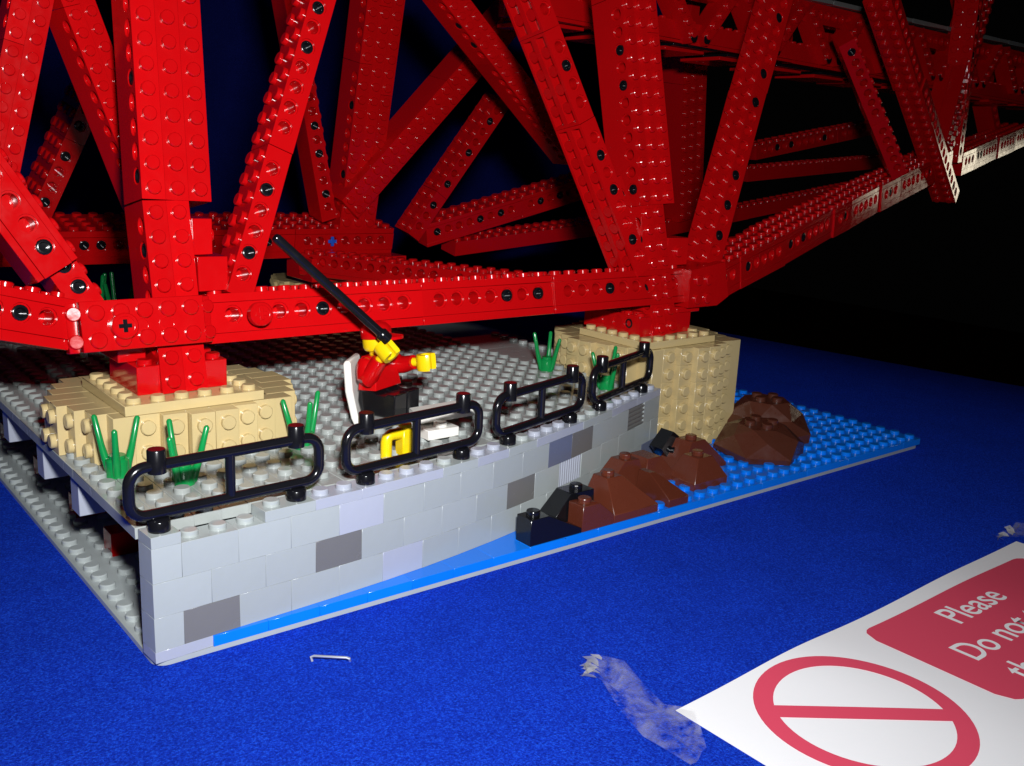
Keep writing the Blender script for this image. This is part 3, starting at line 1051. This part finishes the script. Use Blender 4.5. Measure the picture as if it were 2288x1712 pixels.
def beam(name, A, B, nrm, stud_dir, D=2, s=1.0, holes=True, studs=True, under=False, pins=(), bot=0.0, top=0.0, seg=(16, 12, 16, 10, 16), shift=0.0, centre=0.7, depth=None, nholes=None, mat='red', jit=1.0):
    """front-face line from A to B (through the hole row); nrm points out of the hole face; studs face stud_dir"""
    A, B, nv = Vector(A), Vector(B), Vector(nrm).normalized()
    a = (B - A)
    L = a.length
    a.normalize()
    nv = (nv - a * nv.dot(a)).normalized()
    b = a.cross(nv).normalized()
    if b.dot(Vector(stud_dir)) < 0: b = -b
    N = max(2, round(L / s))
    sx = L / N
    org = A + nv * shift
    k = 0
    q = 0
    made = []
    while k < N:
        n = min(seg[q % len(seg)], N - k)
        if N - k - n == 1: n += 1
        mb = technic(n, D, holes, studs, under, bot=bot, top=top)
        base = org + a * (k * sx) - b * (centre * s)
        Mx = mat_axes(base, a * sx, -nv * s, b * s)
        mb.xf(Mx @ Matrix.Rotation(random.uniform(-0.010, 0.010) * jit, 4, 'Z') @ Matrix.Rotation(random.uniform(-0.016, 0.016) * jit, 4, 'X'))
        ob = mb.build(name, mat, bridge, base)
        made.append((k, n, ob))
        k += n
        q += 1
    for p in pins:
        p = p if p >= 0 else N + p
        if p <= 0 or p >= N: continue
        owner = [o for (k0, n0, o) in made if k0 < p < k0 + n0]
        if not owner: continue
        pm = pin_mesh()
        Mx = mat_axes(org + a * (p * sx), a * s, -nv * s, b * s)
        pm.xf(Mx)
        po = pm.build('pin', 'black', None, org + a * (p * sx))
        po.parent = owner[0]
        po.matrix_parent_inverse = Matrix.Translation(-bridge.location - (owner[0].location - bridge.location))
    return made

def column(name, A, B, nrm, left, W=3, s=1.0, pins=(), depth_plain=1.2, seg=(12, 16, 10), shift=0.0, holes=True, mat='red'):
    """studs face nrm; W bricks side by side; A-B is the centre line of the stud face; holes on the face towards `left`"""
    A, B, nv = Vector(A), Vector(B), Vector(nrm).normalized()
    a = B - A
    L = a.length
    a.normalize()
    nv = (nv - a * nv.dot(a)).normalized()
    b = a.cross(nv).normalized()
    if b.dot(Vector(left)) < 0: b = -b          # b points to the hole side
    N = max(2, round(L / s))
    sx = L / N
    for w in range(W):
        k = 0
        q = w
        made = []
        while k < N:
            n = min(seg[q % len(seg)], N - k)
            if N - k - n == 1: n += 1
            mb = technic(n, 1, holes and w == 0, True)
            mb.box(0.02, 0.01, -depth_plain, n - 0.02, 0.99, -0.015, 0.0)
            base = A + nv * shift + a * (k * sx) + b * ((W / 2 - w) * s) - nv * (1.2 * s)
            mb.xf(mat_axes(base, a * sx, -b * (s * 0.992), nv * s))
            ob = mb.build(name, mat, bridge, base)
            made.append((k, n, ob))
            k += n
            q += 1
        if w == 0:
            for p in pins:
                owner = [o for (k0, n0, o) in made if k0 < p < k0 + n0]
                if not owner: continue
                pm = pin_mesh()
                base = A + nv * shift + a * (p * sx) + b * (W / 2 * s) - nv * (0.5 * s)
                pm.xf(mat_axes(base, a * s, -b * s, nv * s))
                po = pm.build('pin', 'black', None, base)
                po.parent = owner[0]
                po.matrix_parent_inverse = Matrix.Translation(-owner[0].location)

def PN(x, z, off=0.0):          # point on the leaning near face
    return (x, 8.1 + 0.19 * (z - 6.8) - off, z)
def PF(x, z):                   # point on the leaning far face
    return (x, 36.5 - 0.19 * (z - 6.8), z)
NN, NF = (0, -1, 0.19), (0, -1, -0.19)
UP, LF, RT = (0, 0, 1), (-1, 0, 0), (1, 0, 0)

def block(name, P0, P1, mat='red', c=0.03, studs=None, parent=None):
    mb = MB()
    mb.box(*P0, *P1, c)
    for s_ in studs or ():
        mb.stud(*s_)
    return mb.build(name, mat, parent or bridge, ((P0[0] + P1[0]) / 2, (P0[1] + P1[1]) / 2, P0[2]))

# --- near face: left column and its foot
column('column_brick', PN(4.80, 14.3), PN(5.50, 31), NN, LF, 3, 0.925, pins=(1, 5, 11))
column('column_brick', PN(4.40, 6.82, -0.12), PN(4.37, 14.3, -0.12), NN, LF, 2, 0.925, pins=(6,))
block('foot_brick', (2.58, 8.5, 6.80), (6.25, 11.9, 7.95), studs=[((2.58 + 0.46 + 0.93 * i, 8.96 + 0.93 * j, 7.95),) for i in range(4) for j in range(3)])
block('foot_brick', (2.2, 9.5, 7.96), (3.3, 12.5, 9.0))
# --- near face: right column and its foot
column('column_brick', PN(32.50, 14.2), PN(31.55, 33), NN, LF, 3, 0.955, pins=(1, 7, 9, 15))
column('column_brick', PN(32.75, 6.82, -0.12), PN(32.15, 14.2, -0.12), NN, LF, 2, 0.955, pins=(3, 6))
block('foot_brick', (30.6, 8.55, 6.80), (35.1, 12.3, 8.0), studs=[((31.1 + i, 9.05 + j, 8.0),) for i in range(4) for j in range(3)])
beam('foot_brick', (30.55, 12.9, 7.5), (30.55, 8.3, 7.5), (-1, 0, 0), UP, D=1, s=0.92, pins=(4,))
# --- lower chord between the piers
beam('lower_chord_brick', PN(5.6, 9.74), PN(34.6, 9.72), NN, UP, D=2, s=1.03, bot=0.4, top=0.36, pins=(5, 15, 17, 22), seg=(10, 8, 10))
# --- struts rising from the nodes
beam('strut_brick', PN(6.9, 10.5), PN(15.35, 31), NN, (-1, 0, 0.4), D=2, s=0.93, pins=(2, 5, 7, 12, 14), seg=(7, 16))
beam('strut_brick', PN(31.2, 10.5), PN(20.8, 33), NN, (1, 0, 0.4), D=2, s=1.0, under=True, pins=(2, 5, 7, 12, 14, 18), seg=(9, 5, 12))
beam('strut_brick', PN(36.95, 10.6), PN(48.6, 33), NN, (-1, 0, 0.5), D=2, s=1.03, pins=(2, 4, 6, 11, 13, 17), seg=(12, 16))
beam('strut_brick', PN(29.6, 15.6, -0.35), PN(31.5, 11.0, -0.35), NN, (1, 0, 0.4), D=1, s=0.98, pins=(1,))
# --- left node: studded plate, bosses, lower chord and strut running out of frame to the left
nx = Vector((0, -1, 0.19)).normalized()
nb = Vector((0, 0.19, 1)).normalized()
mb = MB()
mb.box(0, 0, 0, 4.7, 0.42, 1.9, 0.025)
for i in range(5):
    for zz in (0.42, 1.45):
        mb.stud((0.55 + 0.9 * i, 0, zz), (0, -1, 0), r=0.31, h=0.17)
mb.xf(mat_axes(Vector(PN(0.55, 8.72)) + nx * 0.45, (1, 0, 0), -nx, nb))
mb.build('node_plate', 'red', bridge, PN(0.6, 8.7))
for x_, z_ in ((2.05, 9.6), (7.55, 9.68)):
    p = Vector(PN(x_, z_)) + nx * 0.44
    mb = MB()
    mb.lathe(p, nx, [(0.5, 0), (0.5, 0.3), (0.46, 0.34), (0.36, 0.34), (0.36, 0.29)], 20)
    boss = mb.build('round_boss', 'red', bridge, p)
    mb = MB()
    mb.box(-0.22, -0.02, -0.07, 0.22, 0.05, 0.07, 0.01)
    mb.box(-0.07, -0.025, -0.22, 0.07, 0.05, 0.22, 0.01)
    mb.xf(mat_axes(p + nx * 0.31, (1.1, 0, 0), -nx, nb * 1.1))
    ob = mb.build('axle_end', 'black' if x_ < 4 else 'red', None, p)
    ob.parent = boss
    ob.matrix_parent_inverse = Matrix.Translation(-boss.location)
for x_ in (2.75, 3.75):
    p = Vector(PN(x_, 9.58)) + nx * 0.455
    mb = MB()
    mb.lathe(p, nx, [(0.33, 0), (0.33, 0.03), (0.25, 0.03), (0.25, -0.2)], 16)
    mb.build('round_hole', 'red', bridge, p)
for x_, w_ in ((0.08, 0.36), (5.22, 0.36)):
    mb = MB()
    mb.box(0, 0, 0, w_, 0.5, 1.86, 0.03)
    for zz in (0.42, 1.45):
        mb.stud((w_ / 2 + 0.05, 0, zz), (0, -1, 0), r=0.27, h=0.14)
    rot = math.radians(-14 if x_ < 1 else 12)
    mb.xf(mat_axes(Vector(PN(x_, 8.72)) + nx * 0.35, Vector((math.cos(rot), 0, 0)) + nx * (-math.sin(rot)), -nx, nb))
    mb.build('node_strip', 'red', bridge, PN(x_, 8.7))
beam('lower_chord_brick', PN(0.35, 9.92, 0.25), (-11.5, 6.4, 13.3), NN, UP, D=2, s=0.96, bot=0.42, top=0.36, pins=(2, 3, 5, 8), seg=(5, 8))
beam('strut_brick', PN(1.15, 10.4, 0.1), PN(-5.4, 22.0, 0.1), NN, (1, 0, 0.5), D=2, s=0.93, pins=(1, 2), seg=(16,))
beam('strut_brick', PN(0.0, 11.9, 0.75), PN(-6.2, 22.4, 0.75), NN, (1, 0, 0.5), D=2, s=0.93, pins=(1,), seg=(5, 12), top=0.3, bot=0.3)
# gusset bricks beside the columns
block('gusset_brick', (5.35, 9.0, 10.7), (6.6, 10.4, 12.1), studs=[((6.6, 9.7, 11.4), (1, 0, 0))])
block('gusset_brick', (5.3, 9.3, 12.15), (6.1, 10.5, 13.6), studs=[((6.1, 9.9, 12.9), (1, 0, 0))])
block('gusset_brick', (33.3, 9.2, 10.7), (35.1, 10.6, 12.3), studs=[((34.2, 9.2, 11.5), (0, -1, 0))])
# --- right node and the right-hand cantilever
mb = MB()
mb.prism([(0, 0), (2.6, 0), (3.6, 0.5), (3.0, 2.6), (0, 2.2)], 'y', 0, 2.4)
for zz in (0.5, 1.6):
    for xx in (0.7, 1.6):
        mb.stud((xx, 0, zz), (0, -1, 0), r=0.31, h=0.16)
mb.xf(Matrix.Translation((34.4, 8.2, 8.3)))
mb.build('node_plate', 'red', bridge, (35, 8.2, 8.3))
block('node_brick', (33.9, 8.6, 7.95), (35.9, 10.3, 8.28))
c115, s115 = math.cos(math.radians(11.5)), math.sin(math.radians(11.5))
NC = (s115, -c115, 0)
beam('lower_chord_brick', (36.6, 8.62, 9.35), (80.6, 17.57, 17.8), NC, UP, D=3, s=1.03, bot=0.5, top=0.36, pins=(2, 5, 11, 13, 18, 20, 29, 31, 38), seg=(4, 6, 8, 3, 6, 4, 8, 2), jit=2.2)
beam('lower_chord_brick', (84.0, 18.27, 17.6), (108, 23.15, 21.4), NC, UP, D=3, s=1.03, bot=0.5, top=0.4, pins=(3, 5, 6), seg=(4, 8, 6), jit=2.2)
beam('strut_brick', (80.2, 17.2, 14.4), (57.8, 12.7, 28.9), NC, (-1, 0, -0.6), D=2, s=1.05, pins=(1, 2, 4, 9), shift=0.8, seg=(16,))
beam('strut_brick', (82.2, 18.0, 17.6), (81.0, 17.6, 33.5), NC, (-1, 0, 0.1), D=2, s=1.05, pins=(1, 3, 9, 12), shift=0.3, seg=(16,))
column('strut_brick', (79.0, 17.2, 19.0), (85.5, 18.6, 34), NC, LF, 2, 1.05, holes=False)
beam('strut_brick', (65.9, 14.0, 16.2), (56.2, 14.0, 25.6), (-0.8, -0.6, 0), (1, 0, 0.8), D=2, s=1.0, pins=(-1,), seg=(6, 12))
beam('strut_brick', (103, 24.0, 20.5), (92, 24.0, 34.5), (0, -1, 0), (1, 0, 0.8), D=2, s=1.0)

# --- far face
column('column_brick', PF(28.2, 10.5), PF(28.75, 32), NF, LF, 3, 1.0, pins=(4, 9, 12))
beam('lower_chord_brick', PF(-6, 9.75), PF(31.5, 9.6), NF, UP, D=4, s=1.04, bot=0.5, top=0.4, pins=(9, 14, 15, 26), seg=(8, 12))
column('strut_brick', PF(26.9, 12.2), PF(40.5, 27.8), NF, (-1, 0, 1), 2, 1.0, holes=False, shift=0.9)
beam('strut_brick', PF(33.3, 9.8), PF(40.3, 20.6), NF, (-1, 0, 1), D=2, s=1.03, pins=(3, 5, 8, 11), seg=(4, 12))
beam('strut_brick', PF(25.9, 11.2), PF(19.5, 33), NF, (1, 0, 0.5), D=2, s=1.0, pins=(2, 5, 7, 11), seg=(16,))
beam('lower_chord_brick', PF(34.6, 9.9), PF(60.5, 16.2), NF, UP, D=2, s=1.05, bot=0.3, top=0.3, pins=(1, 5, 7, 11, 13), seg=(9, 16))
beam('lower_chord_brick', PF(37.6, 8.8), PF(58, 10.6), NF, UP, D=2, s=1.0, pins=(), holes=False, seg=(16,))
beam('strut_brick', PF(5.9, 11.5), PF(9.1, 18.9), NF, (-1, 0, 0.5), D=3, s=1.0, pins=(1, 4, 6), seg=(5, 12))
beam('lower_chord_brick', (75.5, 36, 17.8), (97, 36, 21.3), (0, -1, 0), UP, D=2, s=1.2, pins=(3, 5, 10), seg=(12,))
beam('lower_chord_brick', (74.5, 36, 15.5), (101, 36, 17.6), (0, -1, 0), UP, D=2, s=1.1, holes=False, seg=(12,))
beam('lower_chord_brick', (62, 36, 10.0), (95, 36, 14.2), (0, -1, 0), UP, D=2, s=1.1, holes=False, seg=(12,))
column('column_brick', (65.6, 35.5, 11), (61.8, 33.5, 29), (0, -1, 0), LF, 3, 1.1, holes=False)
block('node_brick', (23.5, 34.0, 6.9), (31.5, 38.0, 8.6))
for x_ in (11.6, 26.2):
    p = Vector(PF(x_, 9.6)) + Vector(NF).normalized() * 0.02
    mb = MB()
    mb.box(-0.35, -0.06, -0.12, 0.35, 0.05, 0.12, 0.02)
    mb.box(-0.12, -0.065, -0.35, 0.12, 0.05, 0.35, 0.02)
    mb.xf(Matrix.Translation(p))
    mb.build('axle_end', 'axle', bridge, p)
# horizontal bracing running back from the near chord to the far one
beam('brace_brick', (23.2, 35.5, 8.35), (34.2, 11.0, 8.35), (-1, -0.45, 0), UP, D=2, s=1.05, bot=0.3, seg=(12,))
# --- inner members behind the left column
column('strut_brick', (-1.3, 15.0, 11.4), (3.7, 15.0, 31.5), (0, -1, 0), LF, 2, 0.75, seg=(12, 16))
column('strut_brick', (5.9, 15.0, 13.7), (0.2, 15.0, 30.0), (0.22, -1, 0), LF, 2, 0.72, seg=(12, 16))
column('strut_brick', (-2.6, 15.6, 16.5), (0.3, 15.6, 30.0), (0, -1, 0), LF, 2, 0.75, seg=(12, 16))
# --- inner diagonal and the railway girder carried through the bridge
column('strut_brick', (39.4, 24.0, 16.6), (26.2, 24.0, 27.6), (0, -1, 0), (-1, 0, -1), 2, 0.82, holes=True, pins=(14, 16))
G0, G1 = 30.0, 112.0
beam('girder_brick', (G0, 20.0, 25.9), (G1, 20.0, 24.6), (0, -1, 0), UP, D=1, s=1.0, bot=0.25, pins=(26, 34, 42, 43, 51, 58), holes=False, seg=(16, 12))
beam('girder_brick', (G0, 20.0, 28.7), (G1, 20.0, 28.0), (0, -1, 0), UP, D=1, s=1.0, top=0.3, studs=False, seg=(16, 12))
for k in range(-1, 8):
    xb = 46.2 + 8.2 * k
    for dx in (-4.1, 4.1):
        column('girder_strut', (xb + 0.12 * dx, 19.35, 25.0), (xb + dx * 0.88, 19.35, 28.7), (0, -1, 0), LF, 1, 1.0, holes=False, depth_plain=0.3)
    p = Vector((xb, 19.3, 25.1))
    for sg in (-1, 1):
        mb = MB()
        mb.lathe(p + Vector((sg * 0.7, 0, 0)), (0, -1, 0), [(0.33, 0), (0.33, 0.06), (0.22, 0.07)], 14)
        mb.build('pin', 'black', bridge, p)
for x0 in range(32, 110, 6):
    dz = 0.9 * max(0.0, (60 - x0) / 30.0)
    block('girder_plate', (x0, 20.6, 23.75 + dz), (x0 + 4.2, 24.5, 24.0 + dz))
    block('girder_plate', (x0 + 0.4, 20.2, 24.02 + dz), (x0 + 5.2, 24.4, 24.22 + dz), 'black')
    block('walkway_plate', (x0, 19.5, 29.25), (x0 + 5.98, 24.6, 29.6), 'dgrey')
for x0 in range(32, 110, 6):
    block('girder_plate', (x0, 23.8, 25.3), (x0 + 1.0, 24.4, 28.4))

# ------------------------------------------------------------------ paper sign, tape, staple on the cloth
def sh(x, y):        # gentle lift of the paper
    b = 0.16 * math.exp(-((x - 18.5 + (y + 11) * 0.35) / 3.2) ** 2) * (0.35 + 0.65 * math.exp(-((y + 11) / 4.0) ** 2))
    b += 0.10 * math.exp(-((x - 30) / 3.5) ** 2) * math.exp(-((y + 14) / 6.0) ** 2)
    return ZT + 0.02 + b
sign = thing('paper_sign', 'white paper sign with red prohibition ring and red text panel', 'sign', (24.7, -12, ZT))
mb = MB()
x0, x1, y0, y1 = 12.4, 37.05, -45.0, -11.1
nx_, ny_ = 60, 60
vs = []
for j in range(ny_ + 1):
    for i in range(nx_ + 1):
        x = x0 + (x1 - x0) * i / nx_
        y = y1 + (y0 - y1) * j / ny_
        ye = y + (-0.42 * (1 - i / nx_) + 0.1 * (i / nx_)) * 1.0
        vs.append((x, ye, sh(x, ye)))
fs = [(j * (nx_ + 1) + i, j * (nx_ + 1) + i + 1, (j + 1) * (nx_ + 1) + i + 1, (j + 1) * (nx_ + 1) + i) for j in range(ny_) for i in range(nx_)]
n0 = len(vs)
vs += [(p[0], p[1], p[2] - 0.014) for p in vs]
fs += [tuple(n0 + k for k in f[::-1]) for f in list(fs)]
w1 = nx_ + 1
for i in range(nx_):
    fs.append((i, n0 + i, n0 + i + 1, i + 1))
    q = ny_ * w1 + i
    fs.append((q, q + 1, n0 + q + 1, n0 + q))
for j in range(ny_):
    fs.append((j * w1, (j + 1) * w1, n0 + (j + 1) * w1, n0 + j * w1))
    q = j * w1 + nx_
    fs.append((q, n0 + q, n0 + q + w1, q + w1))
mb.add(vs, fs, True)
mb.build('sheet', 'paper', sign, (24.7, -12, ZT))
LIFT = 0.022
def flat_grid(name, inside, xa, xb, ya, yb, step, m):
    pass
# red panel: rounded rectangle filled as strips that follow the paper
mb = MB()
pa, pb, pc, pd, rr_ = 22.0, 35.3, -17.85, -11.98, 0.75
vs, fs = [], []
NXP, NYP = 54, 24
for i in range(NXP + 1):
    x = pa + (pb - pa) * i / NXP
    e = 0.0
    if x < pa + rr_: e = rr_ - math.sqrt(max(0, rr_ ** 2 - (pa + rr_ - x) ** 2))
    if x > pb - rr_: e = rr_ - math.sqrt(max(0, rr_ ** 2 - (x - pb + rr_) ** 2))
    for j in range(NYP + 1):
        y = (pc + e) + (pd - pc - 2 * e) * j / NYP
        vs.append((x, y, sh(x, y) + LIFT))
for i in range(NXP):
    for j in range(NYP):
        a = i * (NYP + 1) + j
        fs.append((a, a + NYP + 1, a + NYP + 2, a + 1))
mb.add(vs, fs, True)
mb.build('text_panel', 'print', sign, (28, -15, ZT))
# ring and bar
mb = MB()
rcx, rcy, Ro, Ri = 17.2, -15.15, 3.42, 2.78
vs, fs = [], []
n = 72
for i in range(n):
    a = 2 * math.pi * i / n
    for r in (Ri, (Ri + Ro) / 2, Ro):
        x, y = rcx + r * math.cos(a), rcy + r * math.sin(a)
        vs.append((x, y, sh(x, y) + LIFT))
for i in range(n):
    j = (i + 1) % n
    for k in (0, 1):
        fs.append((i * 3 + k, j * 3 + k, j * 3 + k + 1, i * 3 + k + 1))
mb.add(vs, fs, True)
vs, fs = [], []
d_ = Vector((0.79, -0.61)).normalized()
p_ = Vector((-d_.y, d_.x))
for i in range(41):
    t = -(Ri + 0.1) + 2 * (Ri + 0.1) * i / 40
    for q in (-0.33, 0.33):
        c = Vector((rcx, rcy)) + d_ * t + p_ * q
        vs.append((c.x, c.y, sh(c.x, c.y) + LIFT + 0.002))
fs = [(2 * i, 2 * i + 2, 2 * i + 3, 2 * i + 1) for i in range(40)]
mb.add(vs, fs, True)
mb.build('prohibition_ring', 'print', sign, (17, -15, ZT))
def text(body, x, y, size):
    cu = bpy.data.curves.new('lettering', 'FONT')
    cu.body = body
    cu.size = size
    cu.offset = 0.012
    tmp = bpy.data.objects.new('lettering', cu)
    COL.objects.link(tmp)
    dg = bpy.context.evaluated_depsgraph_get()
    me = bpy.data.meshes.new_from_object(tmp.evaluated_get(dg))
    bpy.data.objects.remove(tmp)
    for v in me.vertices:
        X, Y = x + v.co.x, y + v.co.y
        v.co = ((X - 28) * S, (Y + 15) * S, (sh(X, Y) + LIFT * 1.9 - ZT) * S)
    me.materials.clear()
    me.materials.append(M['paper'])
    o = bpy.data.objects.new('lettering', me)
    COL.objects.link(o)
    o.location = Vector((28, -15, ZT)) * S
    o.parent = sign
    o.matrix_parent_inverse = Matrix.Translation(-sign.location)
text('Please', 26.0, -13.85, 1.62)
text('Do not touch', 23.7, -15.65, 1.62)
text('the', 23.95, -17.4, 1.62)

def tape(name, label, pts_a, pts_b, bumps, end=None):
    t = thing(name, label, 'tape', (pts_a[0][0], pts_a[0][1], ZT), 'clear tape pieces holding the sign')
    mb = MB()
    vs, fs = [], []
    n = len(pts_a)
    m_ = 7
    rnd = random.Random(len(label))
    for i in range(n):
        for j in range(m_):
            t_ = j / (m_ - 1)
            x = pts_a[i][0] * (1 - t_) + pts_b[i][0] * t_
            y = pts_a[i][1] * (1 - t_) + pts_b[i][1] * t_
            zz = max(0.05, bumps[i] * (0.5 + 0.5 * math.sin(t_ * 7 + i * 1.7)) + rnd.uniform(0, 0.08))
            vs.append((x, y, ZT + 0.05 + zz))
    for i in range(n - 1):
        for j in range(m_ - 1):
            fs.append((i * m_ + j, i * m_ + j + 1, (i + 1) * m_ + j + 1, (i + 1) * m_ + j))
    mb.add(vs, fs, True)
    mb.build('strip', 'tape', t, pts_a[0] + (ZT,))
    if end:
        mb = MB()
        for q in range(9):
            c0 = Vector((end[0] + end[2] * q / 8 + rnd.uniform(-0.1, 0.25), end[1] + end[3] * q / 8 + rnd.uniform(-0.1, 0.1), ZT + 0.06))
            w_ = rnd.uniform(0.22, 0.4)
            a_ = rnd.uniform(0, 3.1)
            dv = Vector((math.cos(a_), math.sin(a_), 0)) * w_
            up_ = Vector((rnd.uniform(-0.15, 0.15), rnd.uniform(-0.15, 0.15), rnd.uniform(0.1, 0.3)))
            mb.add([c0 - dv, c0 + dv * 0.4 - up_.cross(dv), c0 + dv + up_ * 0.3, c0 + up_, c0 - dv * 0.7 + up_ * 0.6], [(0, 1, 3), (1, 2, 3), (0, 3, 4)], True)
        mb.build('crumpled_end', 'tapeend', t, (end[0], end[1], ZT))
tape('clear_tape', 'crumpled clear tape at the left corner of the paper sign',
     [(11.35, -8.3), (11.15, -9.4), (10.75, -10.7), (10.4, -12.0), (10.25, -12.9), (10.35, -13.9)],
     [(12.3, -7.9), (12.7, -8.9), (12.5, -10.1), (12.2, -11.2), (12.5, -12.2), (11.4, -13.6)],
     [0.35, 0.4, 0.25, 0.16, 0.3, 0.2], (11.3, -8.5, 1.0, 0.75, 0.65, -0.75))
tape('clear_tape', 'small piece of clear tape at the far corner of the paper sign',
     [(36.2, -10.4), (36.9, -10.8), (37.8, -11.2), (38.6, -11.8)], [(38.9, -10.1), (39.4, -10.5), (40.2, -11.0), (41.0, -11.6)],
     [0.25, 0.15, 0.1, 0.1], (36.3, -10.35, 2.4, 0.1, 0.35, -0.35))
mb = MB()
mb.tube([(4.42, -2.42, ZT + 0.02), (4.40, -2.36, ZT + 0.16), (4.48, -2.42, ZT + 0.2), (5.32, -3.12, ZT + 0.2), (5.4, -3.18, ZT + 0.17), (5.47, -3.1, ZT + 0.02)], 0.045, 8)
tag(mb.build('staple', 'steel', None, (5, -2.8, ZT)), 'small metal staple lying on the blue cloth in front of the wall', 'staple')
